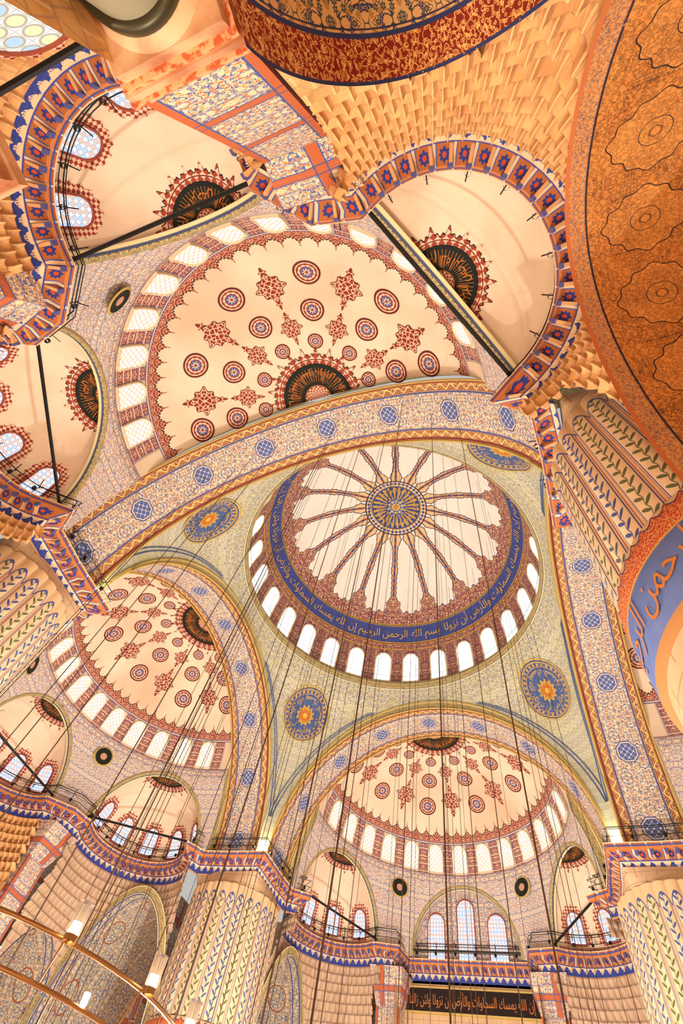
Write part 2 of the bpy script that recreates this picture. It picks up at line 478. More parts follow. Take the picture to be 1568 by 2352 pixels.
def Gflat(o,xd,yd):
    o=np.array(o,float);xd=np.array(xd,float);yd=np.array(yd,float); n=np.cross(xd,yd)
    return lambda x,y,off=0: o+np.outer(x,xd)+np.outer(y,yd)+n*off
def archpts(w,h,n=12,grow=0.):
    w=w/2+grow; H=h+grow
    P=[(-w,-grow),(-w/2,-grow),(0,-grow),(w/2,-grow),(w,-grow),(w,(H-w)/2),(w,H-w)]
    for k in range(1,n):
        t=pi*k/n; P.append((w*math.cos(t),H-w+w*math.sin(t)*1.05))
    P+=[(-w,H-w),(-w,(H-w)/2)]
    return np.array(P)
def resample(P,N):
    Q=np.vstack([P,P[:1]]); d=np.r_[0,np.cumsum(np.hypot(*np.diff(Q,axis=0).T))]
    t=np.linspace(0,d[-1],N,endpoint=False)
    return np.stack([np.interp(t,d,Q[:,0]),np.interp(t,d,Q[:,1])],1)
def fillshape(bag,P,G,off,ctr=None,rings=3,scale=1.):
    ctr=P.mean(0) if ctr is None else np.array(ctr); n=len(P)
    vs=[ctr[None]];fs=[]
    for k in range(1,rings+1): vs.append(ctr+(P-ctr)*k/rings)
    v=np.concatenate(vs)
    for i in range(n): fs.append((0,1+i,1+(i+1)%n))
    for k in range(rings-1):
        b=1+k*n
        for i in range(n): fs.append((b+i,b+n+i,b+n+(i+1)%n,b+(i+1)%n))
    bag.add(G(v[:,0],v[:,1],off),fs,v*scale)
def strip(bag,P,Q,G,o1,o2,scale=1.):
    n=len(P); a=G(P[:,0],P[:,1],o1); b=G(Q[:,0],Q[:,1],o2)
    bag.add(np.vstack([a,b]),[(i,(i+1)%n,n+(i+1)%n,n+i) for i in range(n)],np.vstack([P,Q])*scale)
def window(pb,fb,hb,w,h,G,halo=0.,fr=.07):
    P=resample(archpts(w,h),36); Q=resample(archpts(w,h,grow=fr),36)
    fillshape(pb,P,G,.05,ctr=(0,h*.5))
    strip(fb,P,P,G,.04,.13); strip(fb,P,Q,G,.13,.13); strip(fb,Q,Q,G,.13,.0)
    if halo:
        n=126; Q2=resample(archpts(w,h,grow=.09),n); O=resample(archpts(w,h,grow=halo),n)
        k=np.arange(n); s=(.5+.5*np.cos(k*2*pi/7))[:,None]
        ctr=np.array([0,h*.55]); O=O+(O-ctr)*s*.13
        keep=O[:,1]<0; O[keep,1]=0
        strip(hb,Q2,O,G,.03,.03)
TB={'ء':(0xFE80,1),'آ':(0xFE81,2),'أ':(0xFE83,2),'إ':(0xFE87,2),'ئ':(0xFE89,4),'ا':(0xFE8D,2),'ب':(0xFE8F,4),'ة':(0xFE93,2),'ت':(0xFE95,4),'ث':(0xFE99,4),'ج':(0xFE9D,4),'ح':(0xFEA1,4),'خ':(0xFEA5,4),'د':(0xFEA9,2),'ذ':(0xFEAB,2),'ر':(0xFEAD,2),'ز':(0xFEAF,2),'س':(0xFEB1,4),'ش':(0xFEB5,4),'ص':(0xFEB9,4),'ض':(0xFEBD,4),'ط':(0xFEC1,4),'ظ':(0xFEC5,4),'ع':(0xFEC9,4),'غ':(0xFECD,4),'ف':(0xFED1,4),'ق':(0xFED5,4),'ك':(0xFED9,4),'ل':(0xFEDD,4),'م':(0xFEE1,4),'ن':(0xFEE5,4),'ه':(0xFEE9,4),'و':(0xFEED,2),'ى':(0xFEEF,2),'ي':(0xFEF1,4)}
def shape(s):
    out=[]
    for w in s.split(' '):
        r=[]
        for i,ch in enumerate(w):
            b,n=TB[ch]; pj=i>0 and TB[w[i-1]][1]==4 and n>1; nj=n==4 and i<len(w)-1 and TB[w[i+1]][1]>1
            r.append(chr(b+(3 if pj and nj else 1 if pj else 2 if nj else 0)))
        out.append(''.join(reversed(r)))
    return ' '.join(reversed(out))
def text2d(s,offset=.012):
    cu=bpy.data.curves.new('tmp','FONT'); cu.body=shape(s); cu.size=1; cu.resolution_u=3; cu.offset=offset
    o=bpy.data.objects.new('tmp',cu); COL.objects.link(o); bpy.context.view_layer.update()
    me=bpy.data.meshes.new_from_object(o.evaluated_get(bpy.context.evaluated_depsgraph_get()))
    v=np.array([x.co[:2] for x in me.vertices]).reshape(-1,2); f=[tuple(p.vertices) for p in me.polygons]
    bpy.data.objects.remove(o); bpy.data.curves.remove(cu); bpy.data.meshes.remove(me)
    v-=v.min(0); return v,f
BAND='بسم الله الرحمن الرحيم إن الله يمسك السماوات والأرض أن تزولا ولئن زالتا إن أمسكهما من أحد من بعده إنه كان حليما غفورا'
BSM=text2d('بسم الله الرحمن الرحيم',.0); BSM2=text2d('إن الله يمسك السماوات والأرض أن تزولا',.0)
# ---------------------------------------------------------------- MAIN DOME
dome=emp('main_dome')
def fd(u,v):
    a=np.radians(u);e=np.radians(v); return R*np.cos(e)*np.cos(a),R*np.cos(e)*np.sin(a),ZB+(ZT-ZB)*np.sin(e)
ob('dome_shell',surfm('dome_shell',fd,0,360,180,0,90,60,'dome_painting'),dome)
DM=dict(rx=R,rz=ZT-ZB,z0=ZB)
pb,fb,hb=Bag(),Bag(),Bag()
for k in range(28):
    window(pb,fb,hb,1.4,2.95,Gell(0,0,DM,D(95.7+k*360/28),D(89.2)),0,.1)
ob('window_panes',pb.me('dome_windows','window_glass_clear'),dome)
ob('window_frames',fb.me('dome_window_frames','window_frame'),dome)
v,f=text2d(BAND+' '+'بسم الله الرحمن الرحيم إن الله يمسك السماوات والأرض أن تزولا',.0)
Lx=v[:,0].max(); b=Bag()
az=D(80)+ (Lx-v[:,0])/Lx*D(357) ; el=D(22.)+(v[:,1]/v[:,1].max())*D(6.7)
rr=R-.07
b.add(np.stack([rr*np.cos(el)*np.cos(az),rr*np.cos(el)*np.sin(az),ZB+(ZT-ZB-.07)*np.sin(el)],1),f)
ob('calligraphy_band',b.me('calligraphy_band','gold_paint'),dome)
v,f=BSM2; L2=v.max(0); b=Bag(); az=(L2[0]-v[:,0])/L2[0]*2*pi; r_=2.3-v[:,1]/L2[1]*1.25; ps=r_/R
b.add(np.stack([(R-.05)*np.sin(ps)*np.cos(az),(R-.05)*np.sin(ps)*np.sin(az),ZB+(ZT-ZB-.05)*np.cos(ps)],1),f)
ob('crown_writing',b.me('crown_writing','gold_paint'),dome)
def ringprof(name,prof,mt):
    pr=np.array(prof); s=np.r_[0,np.cumsum(np.hypot(*np.diff(pr,axis=0).T))]; n=len(pr)-1
    def fn(u,v):
        r=np.interp(v,np.arange(n+1),pr[:,0]); z=np.interp(v,np.arange(n+1),pr[:,1]); a=np.radians(u); return r*np.cos(a),r*np.sin(a),z
    return surfm(name,fn,0,360,144,0,n,n,mt,uvf=lambda u,v:(np.radians(u)*R,np.interp(v,np.arange(n+1),s)))
ob('base_moulding',ringprof('base_moulding',[(11.55,33.0),(11.3,33.15),(11.35,33.3),(11.25,33.4),(11.4,33.6),(11.4,33.8),(11.75,33.96)],'arch_moulding'),dome)
bb=Bag(); bb.tube([(11.45*math.cos(t),11.45*math.sin(t),34.5) for t in np.linspace(0,2*pi,120,endpoint=False)],.02,4,True)
ob('base_railing',bb.me('base_railing','iron_black'),dome)
# ---------------------------------------------------------------- PENDENTIVES
OS=.7; ZC=ZK+OS
def yarch(z,ra,zk): return ra*np.sqrt(np.clip(1-((z-ZS)/(zk-ZS))**2,0,1))
def fp(s,z):
    y=yarch(z,RA,ZC); r=np.sqrt(A*A+y*y); a0=np.arctan2(y,A); a1=pi/2-a0
    t=a0+(a1-a0)*s
    blend=np.clip((z-ZC)/(33.1-ZC),0,1)
    g=np.sin(pi*s)*np.clip((z-ZS)/6,0,1)*np.clip((33.1-z)/2.6,0,1)*.7
    r=r*(1-blend)+11.5*blend+g
    return r*np.cos(t),r*np.sin(t),z
pmesh=surfm('pendentive',fp,0,1,40,ZS,33.1,60,'pendentive_floral',uvf=lambda s,z:((s-.5)*(pi/2)*12,z))
def pendG(z0):
    def G(x,y,off=0):
        z=z0+np.asarray(y)*.93
        yy=yarch(z,RA,ZC); r=np.sqrt(A*A+yy*yy); a0=np.arctan2(yy,A); t=pi/4-np.asarray(x)/r
        s=(t-a0)/(pi/2-2*a0)
        q=fp(s,z); rr=np.hypot(q[0],q[1])-off-.02
        return np.stack([rr*np.cos(t),rr*np.sin(t),q[2]],1)
    return G
th=np.linspace(0,2*pi,72,endpoint=False)
circ=np.stack([np.cos(th),np.sin(th)],1)
rb,rt,rx_=Bag(),Bag(),Bag(); G=pendG(30.0); RR=1.85
fillshape(rb,circ*RR,G,.05,ctr=(0,0),rings=8,scale=1/RR)
strip(rt,circ*(RR+.02),circ*(RR+.13),G,.08,.08)
v,f=BSM2; L2=v.max(0); az=(L2[0]-v[:,0])/L2[0]*2*pi; r_=(.78-v[:,1]/L2[1]*.36)*RR
rx_.add(G(-r_*np.cos(az),r_*np.sin(az),.08),f)
rmesh=rb.me('roundel','calligraphy_roundel'); rtm=rt.me('roundel_rim','gold_trim'); rxm=rx_.me('roundel_writing','gold_paint')
tb=Bag()
for off in (.6,.85):
    pts=[]
    zz=np.linspace(22.5,31.2,40)
    for side in (0,1):
        row=[]
        for z in zz:
            yy=float(yarch(z,RA,ZC)); a0=math.atan2(yy,A); rr_=math.hypot(A,yy); d=(off)/rr_
            t=a0+d if side==0 else pi/2-a0-d
            if t>pi/4 and side==0 or t<pi/4 and side==1: t=pi/4
            s=(t-a0)/(pi/2-2*a0+1e-9); q=fp(np.array([s]),np.array([z])); r2=math.hypot(q[0][0],q[1][0])-.03
            row.append((r2*math.cos(t),r2*math.sin(t),z))
        pts.append(row)
    for row in pts: tb.tube(row,.045,4)
tmesh=tb.me('pendentive_trim','blue_line_trim')
for k in range(4):
    e=emp('pendentive',rot=90*k)
    ob('pendentive_surface',pmesh,e); ob('calligraphy_roundel',rmesh,e); ob('roundel_rim',rtm,e); ob('roundel_writing',rxm,e); ob('trim_lines',tmesh,e)
# ---------------------------------------------------------------- GREAT ARCHES (local: outward +x)
def prof(t,ra,zk): return ra*np.cos(t),ZS+(zk-ZS)*np.sin(t)
def fs(t,x):
    y,z=prof(t,RA,ZK); return x,y,z
soff=surfm('arch_soffit',fs,0,pi,90,A-.1,A+W,8,'arch_soffit_floral',uvf=lambda t,x:((t-pi/2)*11.6,x-A))
def annulus(name,x,r0,z0,r1,z1,mt):
    def fn(t,q):
        y0,a0=prof(t,r0,z0);y1,a1=prof(t,r1,z1); return x,y0+(y1-y0)*q,a0+(a1-a0)*q
    return surfm(name,fn,0,pi,90,0,1,3,mt,uvf=lambda t,q:(t*11.3,q*.75))
face=annulus('arch_face',A-.1,RA,ZK,RA+.05,ZC+.02,'arch_moulding')
def rshell(z):
    y=ER*np.sqrt(np.clip(1-((z-ZS)/(24.3-ZS))**2,0,1))
    lo=np.sqrt(DE*DE+y*y)
    return np.where(z<25.0,lo,SD['rx']*np.sqrt(np.clip(1-((z-25.)/SD['rz'])**2,0,1)))
def fback(s,q):
    z=ZS+(31.75-ZS)*np.sin(s*pi/2); r=rshell(z); return A+W+.0*z,r+(3.2)*q,z+q*1.2*s
def bk(sgn):
    return surfm('arch_back',lambda s,q:(fback(s,q)[0],sgn*fback(s,q)[1],fback(s,q)[2]),0,1,60,0,1,4,'arch_moulding',uvf=lambda s,q:(s*18,q*3.))
back,back2=bk(1),bk(-1)
mb=Bag()
for (r_,z_,x_,rad) in ((RA-.02,ZK-.02,A-.1,.08),(RA+.02,ZC,A-.08,.07),(RA-.02,ZK-.02,A+W,.07)):
    mb.tube([(x_,)+tuple(float(q) for q in prof(t,r_,z_)) for t in np.linspace(0,pi,80)],rad,6)
rolls=mb.me('arch_rolls','gold_trim',True)
# ---------------------------------------------------------------- SEMI DOME parts
def fcap(u,psi):
    a=np.radians(u); r=SD['rx']*np.sin(psi); return YC+r*np.cos(a),r*np.sin(a),SD['z0']+SD['rz']*np.cos(psi)
_ps=np.linspace(0,pi/2,400); _l=np.r_[0,np.cumsum(np.sqrt((SD['rx']*np.cos(_ps[1:]))**2+(SD['rz']*np.sin(_ps[1:]))**2)*(_ps[1]-_ps[0]))]
cap=surfm('semi_dome_shell',fcap,-91.4,91.4,120,0.0,pi/2,70,'semi_dome_painting',uvf=lambda u,p:(np.radians(u)*SD['rx'],_l[-1]-np.interp(p,_ps,_l)))
pb,fb,hb=Bag(),Bag(),Bag()
for k in range(-6,7): window(pb,fb,hb,1.18,1.95,Gell(YC,0,SD,D(k*180/14),D(88)))
sw_p=pb.me('semi_dome_windows','window_glass_stained'); sw_f=fb.me('semi_dome_window_frames','window_frame')
rosb,carb,outb,discb=Bag(),Bag(),Bag(),Bag(); outr=Bag(); wrb=Bag()
def ros(G,r):
    P=np.stack([np.cos(th),np.sin(th)],1); fillshape(rosb,P*r,G,.03,ctr=(0,0),rings=2,scale=1/r)
    strip(outr,P*r,P*(r+.04),G,.035,.035)
def carto(G,r):
    t=np.linspace(0,2*pi,144,endpoint=False); d=lambda t0:np.abs((t-t0+pi)%(2*pi)-pi)
    q=.64*(1+.10*np.cos(8*t))
    for s_ in (pi/2,-pi/2): q+=.42*np.exp(-(d(s_)/.10)**2)+.14*np.exp(-(d(s_)/.3)**2)
    q+=.12*(np.exp(-(d(0)/.2)**2)+np.exp(-(d(pi)/.2)**2))
    P=np.stack([np.cos(t)*q,np.sin(t)*q],1)*r
    fillshape(carb,P,G,.03,ctr=(0,0),rings=2,scale=1/r); strip(outr,P,P*1.06,G,.035,.035)
    for s_ in (1,-1):
        P2=np.stack([np.cos(th)*.20*r,np.sin(th)*.08*r+s_*1.0*r],1); fillshape(carb,P2,G,.04,rings=1,scale=1/r)
for k in range(-2,3):
    a=D(36*k)
    carto(Gell(YC,0,SD,a,D(27)),.80); carto(Gell(YC,0,SD,a,D(44.5)),1.05)
for k in range(-3,3):
    a=D(36*k+18); e_=abs(36*k+18)>80
    if e_: a=D(86 if k>0 else -86)
    ros(Gell(YC,0,SD,a,D(21)),.42); ros(Gell(YC,0,SD,a,D(33)),.64); ros(Gell(YC,0,SD,a,D(48.5)),.70)
def halfdisc(G,r,n,discb,outb,wrb,txt):
    t=np.linspace(-pi/2,pi/2,160); s=(.5+.5*np.cos(n*2*t))**3
    q=1.24+.20*s+.05*np.cos(n*6*t)
    for Rr,B,off in ((q*r,discb,.05),(q*r+.06,outb,.03)):
        K=10
        v=np.concatenate([np.stack([np.cos(t)*Rr*k/K,np.sin(t)*Rr*k/K],1) for k in range(K+1)]); N=len(t)
        B.add(G(v[:,0],v[:,1],off),[(k*N+i,(k+1)*N+i,(k+1)*N+i+1,k*N+i+1) for k in range(K) for i in range(N-1)],v/r)
    v,f=txt; L2=v.max(0); az=-pi/2+(L2[0]-v[:,0])/L2[0]*pi; r_=(.93-v[:,1]/L2[1]*.48)*r
    wrb.add(G(r_*np.cos(az),r_*np.sin(az),.08),f)
    for a_ in np.linspace(-1.5,1.5,27):
        rr=np.array([.5,.9])*r; d_=.008
        x=np.array([rr[0]*math.cos(a_-d_),rr[1]*math.cos(a_-d_),rr[1]*math.cos(a_+d_),rr[0]*math.cos(a_+d_)]); y=np.array([rr[0]*math.sin(a_-d_),rr[1]*math.sin(a_-d_),rr[1]*math.sin(a_+d_),rr[0]*math.sin(a_+d_)])
        wrb.add(G(x,y,.08),[(0,1,2,3)])
halfdisc(Gapex(YC-.1,0,SD),2.15,11,discb,outb,wrb,BSM2)
ros_m=rosb.me('rosettes','rosette_paint');car_m=carb.me('cartouches','cartouche_paint');outr_m=outr.me('motif_outlines','rosette_outline')
disc_m=discb.me('apex_medallion','black_medallion'); out_m=outb.me('medallion_outline','black_outline'); wr_m=wrb.me('medallion_writing','orange_paint')
def exc(ph): return YC+DE*math.cos(D(ph)),DE*math.sin(D(ph))
def fex(u,psi):
    a=np.radians(u); r=EX['rx']*np.sin(psi); return r*np.cos(a),r*np.sin(a),EX['z0']+EX['rz']*np.cos(psi)
exm=surfm('exedra_shell',fex,-90,90,60,0,pi/2,36,'exedra_plaster',uvf=lambda u,p:(np.radians(u)*4.2,(pi/2-p)*4.6))
d1,d2,d3=Bag(),Bag(),Bag()
halfdisc(Gapex(0.05,0,EX),1.5,9,d1,d2,d3,BSM)
exdisc=d1.me('exedra_medallion','black_medallion'); exout=d2.me('exedra_medallion_outline','black_outline'); exwr=d3.me('exedra_medallion_writing','orange_paint')
pb,fb,hb=Bag(),Bag(),Bag()
for k in range(-2,3): window(pb,fb,hb,1.05,1.85,Gell(0,0,EX,D(k*33),D(84)),.34)
ew_p=pb.me('exedra_windows','window_glass_blue'); ew_f=fb.me('exedra_window_frames','window_frame_red'); ew_h=hb.me('exedra_window_halos','window_halo')
ZE=24.3
def yex(z): return ER*np.sqrt(np.clip(1-((z-ZS)/(ZE-ZS))**2,0,1))
eb=Bag(); tt=np.linspace(0,pi,48)
def exprof(s): return np.stack([(ER*s)*np.cos(tt),ZS+(ZE-ZS+ER*(s-1))*np.sin(tt)],1)
v=[]
for x_,s_ in [(.35,.965),(-.06,.965),(-.10,1.0),(.0,1.02),(.3,1.05)]:
    p=exprof(s_); v.append(np.stack([np.full(len(tt),x_),p[:,0],p[:,1]],1))
N=len(tt); K=len(v)
t_=np.concatenate([np.stack([tt*4.4,np.full(N,k*.18)],1) for k in range(K)])
eb.add(np.concatenate(v),[(k*N+i,(k+1)*N+i,(k+1)*N+i+1,k*N+i+1) for k in range(K-1) for i in range(N-1)],t_)
exrim=eb.me('exedra_arch_rim','arch_moulding',True)
def mini(ph0,s0,ph1,s1):
    def fn(s,z):
        y=yex(z); r=np.sqrt(DE*DE+y*y); b=np.arctan2(y,DE)
        a0=D(ph0)+(b if s0 else 0); a1=D(ph1)-(b if s1 else 0); t=a0+(a1-a0)*s
        r=np.where(z>ZE,DE,r)
        return YC+r*np.cos(t),r*np.sin(t),z
    return surfm('spandrel',fn,0,1,24,ZS,25.02,30,'pendentive_floral_red',uvf=lambda s,z:((D(ph0)+(D(ph1)-D(ph0))*s-D((ph0+ph1)/2))*9.6,z))
spans=[mini(-91.4,0,-PH,1),mini(-PH,1,0,1),mini(0,1,PH,1),mini(PH,1,91.4,0)]
sb,so=Bag(),Bag()
for sg in (-1,1):
    a=D(31.15*sg); ctr=np.array([YC+9.62*math.cos(a),9.62*math.sin(a),23.55])
    xd=np.array([math.sin(a),-math.cos(a),0]); G=Gflat(ctr,xd,(0,0,1))
    fillshape(sb,circ*.64,G,.12,ctr=(0,0),rings=2,scale=1/.68)
    strip(so,circ*.64,circ*.76,G,.14,.10)
smr=sb.me('small_roundels','black_medallion'); smo=so.me('small_roundel_rims','gold_trim')
# ---------------------------------------------------------------- cornice path (local)
def arc(cx,cy,r,a0,a1,n): return [(cx+r*math.cos(a),cy+r*math.sin(a)) for a in np.linspace(a0,a1,n)]
ecx,ecy=exc(PH)
def path(far=False):
    h=[(CO,-CO),(13.7,-CO+.05),(16.0,-CO+.25)]
    h+=arc(ecx,-ecy,ER,D(-PH-90),D(-PH+90),34)
    h+=[(24.05,-5.35)]
    if far: h+=[(26.2,-5.0)]+[(26.2,y) for y in np.linspace(-4,4,9)]+[(26.2,5.0)]
    else: h+=arc(YC+DE,0,ER,-pi/2,pi/2,34)
    tail=[(x,-y) for x,y in reversed(h[:3+34+1])]
    return np.array(h+tail)
def offs(P):
    n=len(P); nn=[]
    for i in range(n):
        a=P[i]-P[i-1] if i>0 else P[1]-P[0]; b=P[i+1]-P[i] if i<n-1 else P[-1]-P[-2]
        a=a/np.linalg.norm(a); b=b/np.linalg.norm(b)
        na=np.array([-a[1],a[0]]); nb=np.array([-b[1],b[0]]); q=na+nb; q/=max(np.linalg.norm(q),1e-6); k=min(1/max(q@na,.5),1.6)
        nn.append(q*k)
    nn[0]=np.array([-1.,1.]); nn[-1]=np.array([-1.,-1.])
    return np.array(nn)
def sweep(P,pr,mt,name):
    nn=offs(P); s=np.r_[0,np.cumsum(np.hypot(*np.diff(P,axis=0).T))]; s-=s[-1]/2
    pr=np.array(pr); q=np.r_[0,np.cumsum(np.hypot(*np.diff(pr,axis=0).T))]
    v=[];t=[]
    for k,(o,z) in enumerate(pr):
        v.append(np.column_stack([P+nn*o,np.full(len(P),z)])); t.append(np.column_stack([s,np.full(len(P),q[k])]))
    N=len(P); b=Bag(); b.add(np.concatenate(v),[(k*N+i,k*N+i+1,(k+1)*N+i+1,(k+1)*N+i) for k in range(len(pr)-1) for i in range(N-1)],np.concatenate(t))
    return b.me(name,mt),nn,s
CP=[(0,18.25),(.0,18.75),(.12,18.8),(.14,18.86),(.62,19.12),(.66,19.14),(.7,19.4),(.74,19.5),(0,19.56)]
def along(P,s,q): return np.array([np.interp(q,s,P[:,0]),np.interp(q,s,P[:,1])])
def cornice(far):
    P=path(far); me,nn,s=sweep(P,CP,'cornice_painted','cornice_moulding')
    br=Bag(); rl=Bag(); bl=Bag()
    for q in np.arange(s[0]+.31,s[-1],.62):
        p=along(P,s,q); n=along(nn,s,q); n/=np.linalg.norm(n); a=math.atan2(n[1],n[0])
        br.box(p[0]+n[0]*.4,p[1]+n[1]*.4,18.98,.5,.10,.22,a)
        bl.box(p[0]+n[0]*.66,p[1]+n[1]*.66,19.0,.08,.16,.28,a)
    for (o,z,rr_) in ((.55,19.95,.022),(.55,20.35,.022),(.3,20.6,.03)):
        Q=P+nn*o; rl.tube([(x,y,z) for x,y in Q],rr_,4)
    for q in np.arange(s[0]+.8,s[-1],1.5):
        p=along(P,s,q); n=along(nn,s,q); n/=np.linalg.norm(n)
        x,y=p+n*.55; rl.tube([(x,y,19.5),(x,y,20.35)],.02,4)
        x2,y2=p+n*.3; rl.tube([(x2,y2,20.6),(x,y,20.2),(x+n[0]*.35,y+n[1]*.35,20.5)],.02,4)
        rl.tube([(x+n[0]*.2,y+n[1]*.2,19.75),(x+n[0]*.2,y+n[1]*.2,19.9)],.09,8)
    return me,br.me('cornice_brackets','bracket_paint'),bl.me('cornice_bracket_tips','bracket_blue'),rl.me('cornice_railing','iron_black')
CN_=cornice(False); CF_=cornice(True)
tr=Bag()
for ph in (-PH,0,PH):
    x,y=exc(ph); t=D(ph); tx,ty=-math.sin(t),math.cos(t)
    tr.tube([(x+tx*4.1,y+ty*4.1,19.9),(x-tx*4.1,y-ty*4.1,19.9)],.075,6)
rods=tr.me('tie_rods','iron_black')
tr=Bag(); tr.tube([(25.4,-5.,9.6),(25.4,5.,9.6)],.05,6); rods2=tr.me('tie_rod','iron_black')
# ---------------------------------------------------------------- below-cornice
ZA0,ZA1=10.0,17.4; XA0,XA1=16.5,24.7; YA=12.2
ZB0,ZB1=9.6,14.2; XB=24.7; YB0,YB1=6.7,12.2
def pointed(s,h): return h*np.power(np.clip(1-np.abs(s)**1.9,0,1),.55)
def relief(u,z,fade):
    k=np.floor((18.3-z)/TH+1e-6); t=(18.3-z)/TH-k
    fu=((u/NU+.5*k+.5)%1)-.5
    w=2*np.abs(fu)
    rec=np.minimum(np.minimum((1-w)*1.5,t*1.6),np.minimum((1-t)*6,1.))
    spike=np.clip(1-(1-w)*2.2,0,1)*np.clip(1-np.abs(t-.12)*3.5,0,1)
    return (-.10+.38*np.clip(rec,0,1)-.18*spike)*fade
def keepf(C):
    x,y,z=C[:,0],C[:,1],C[:,2]
    sA=(x-(XA0+XA1)/2)/((XA1-XA0)/2); sB=(y-(YB0+YB1)/2)/((YB1-YB0)/2)
    inA=(np.abs(sA)<1)&(z<ZA0+pointed(sA,ZA1-ZA0))&(y>ecy+1.6)&((YA-y)<(XB-x)+.6)
    inB=(np.abs(sB)<1)&(z<ZB0+pointed(sB,ZB1-ZB0))&(x>ecx+2.4)&((XB-x)<(YA-y)+.6)
    off=((x<16.9)|(y<6.75))&(z<17.3)
    return ~(inA|inB|off)
def mk_sub(scale,mt):
    def subwall(u,z):
        a=np.radians(u); cx,cy=ecx,ecy
        dx,dy=np.cos(a),np.sin(a); big=1e9
        tb_=np.where(dx>1e-3,(XB-cx)/np.maximum(dx,1e-3),big); ta=np.where(dy>1e-3,(YA-cy)/np.maximum(dy,1e-3),big)
        tc=np.where(dx<-1e-3,(16.3-cx)/np.minimum(dx,-1e-3),big); td=np.where(dy<-1e-3,(6.4-cy)/np.minimum(dy,-1e-3),big)
        box=np.minimum(np.minimum(ta,tb_),np.minimum(tc,td))
        g=np.clip((18.3-z)/5.,0,1); g=g*g*(3-2*g)
        rho=ER*(1-g)+box*g
        fade=np.clip((z-12.6)/1.2,0,1)*np.clip((18.35-z)/.1,0,1)
        rho=rho+relief(u,z,fade*scale)
        return cx+rho*dx,cy+rho*dy,z
    hi=scale>.5
    return surfm('muqarnas_wall',subwall,PH-95,PH+95,680 if hi else 240,8.0,18.3,440 if hi else 200,mt,uvf=lambda u,z:(np.radians(u)*4.2,z),keep=keepf,smooth=True)
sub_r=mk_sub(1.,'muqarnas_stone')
def mirror(me,name):
    m2=me.copy(); m2.name=name; m2.transform(Matrix.Scale(-1,4,(0,1,0))); return m2
sub_l=mirror(sub_r,'muqarnas_wall'); sub_r2=mk_sub(.4,'block_stone'); sub_l2=mirror(sub_r2,'block_wall')
def fA(s,q):
    x=(XA0+XA1)/2+s*(XA1-XA0)/2; return x,YA-.35+q,ZA0+pointed(s,ZA1-ZA0)
def mkA(mt): return surfm('side_arch_soffit',lambda t,q:fA(np.sin(t),q),-pi/2,pi/2,60,0,8,6,mt,uvf=lambda t,q:(t*5.6,q))
arA=mkA('ochre_vault'); arA2=mkA('side_arch_floral')
def fB(s,q):
    y=(YB0+YB1)/2+s*(YB1-YB0)/2; return XB-.1+q,y,ZB0+pointed(s,ZB1-ZB0)
def mkB(mt): return surfm('arcade_soffit',lambda t,q:fB(np.sin(t),q),-pi/2,pi/2,50,0,4.5,4,mt,uvf=lambda t,q:(t*3.6,q))
arB=mkB('arcade_soffit_blue'); arB2=mkB('side_arch_floral')
def avA(t,q):
    s=np.sin(t); x0=(XA0+XA1)/2; hw=(XA1-XA0)/2
    return x0+s*(hw+.65*q),YA-.37+0*s,ZA0+pointed(s,ZA1-ZA0)*(1+.07*q)
bandA=surfm('archivolt',avA,-pi/2,pi/2,60,0,1,2,'arch_moulding',uvf=lambda t,q:(t*5.6,q*.62))
wl=Bag()
def quad(b,p):
    w_=np.linalg.norm(np.subtract(p[1],p[0]));h_=np.linalg.norm(np.subtract(p[3],p[0])); b.add(p,[(0,1,2,3)],[(0,0),(w_,0),(w_,h_),(0,h_)])
quad(wl,[(15.5,19.8,5),(27,19.8,5),(27,19.8,19),(15.5,19.8,19)])
quad(wl,[(29.1,4,5),(29.1,20,5),(29.1,20,19),(29.1,4,19)])
quad(wl,[(XB-.2,YA-.2,0),(XB+1.5,YA-.2,0),(XB+1.5,YA-.2,10),(XB-.2,YA-.2,10)])
quad(wl,[(XB-.2,YA-.2,0),(XB-.2,YA+1.5,0),(XB-.2,YA+1.5,10),(XB-.2,YA-.2,10)])
gw=wl.me('gallery_walls','painted_wall_floral'); gwl=mirror(gw,'gallery_walls')
pb,fb,hb=Bag(),Bag(),Bag()
for sg in (1,-1):
    for x_ in (18.4,22.6): window(pb,fb,hb,1.5,3.4,Gflat((x_,19.7*sg,9.5),(1 if sg>0 else -1,0,0),(0,0,1)),.3)
    window(pb,fb,hb,1.6,3.0,Gflat((29.0,9.45*sg,8.8),(0,-1,0),(0,0,1)),.3)
gal_p=pb.me('gallery_windows','window_glass_blue'); gal_f=fb.me('gallery_window_frames','window_frame_red'); gal_h=hb.me('gallery_window_halos','window_halo')
def subc(u,z):
    a=np.radians(u); g=np.clip((18.3-z)/6,0,1); rho=ER*(1-g)+5.*g
    fade=np.clip((z-14.5)/1.,0,1)*np.clip((np.abs(u)-20)/6,0,1)*np.clip((18.35-z)/.1,0,1)
    rho=rho+relief(u,z,fade)
    return YC+DE+rho*np.cos(a),rho*np.sin(a),z
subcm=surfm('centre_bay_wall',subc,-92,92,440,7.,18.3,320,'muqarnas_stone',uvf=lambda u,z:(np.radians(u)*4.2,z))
pb,fb,hb=Bag(),Bag(),Bag()
for k,z_,w_,h_ in ((-50,10.2,1.9,3.2),(50,10.2,1.9,3.2),(-17,9.8,1.9,3.2),(17,9.8,1.9,3.2)):
    a=D(k); G=Gflat((YC+DE+4.72*math.cos(a),4.72*math.sin(a),z_),(math.sin(a),-math.cos(a),0),(0,0,1))
    window(pb,fb,hb,w_,h_,G,.4)
window(pb,fb,hb,2.3,3.2,Gflat((YC+DE+4.22,.2,14.4),(0,-1,0),(0,0,1)),.25)
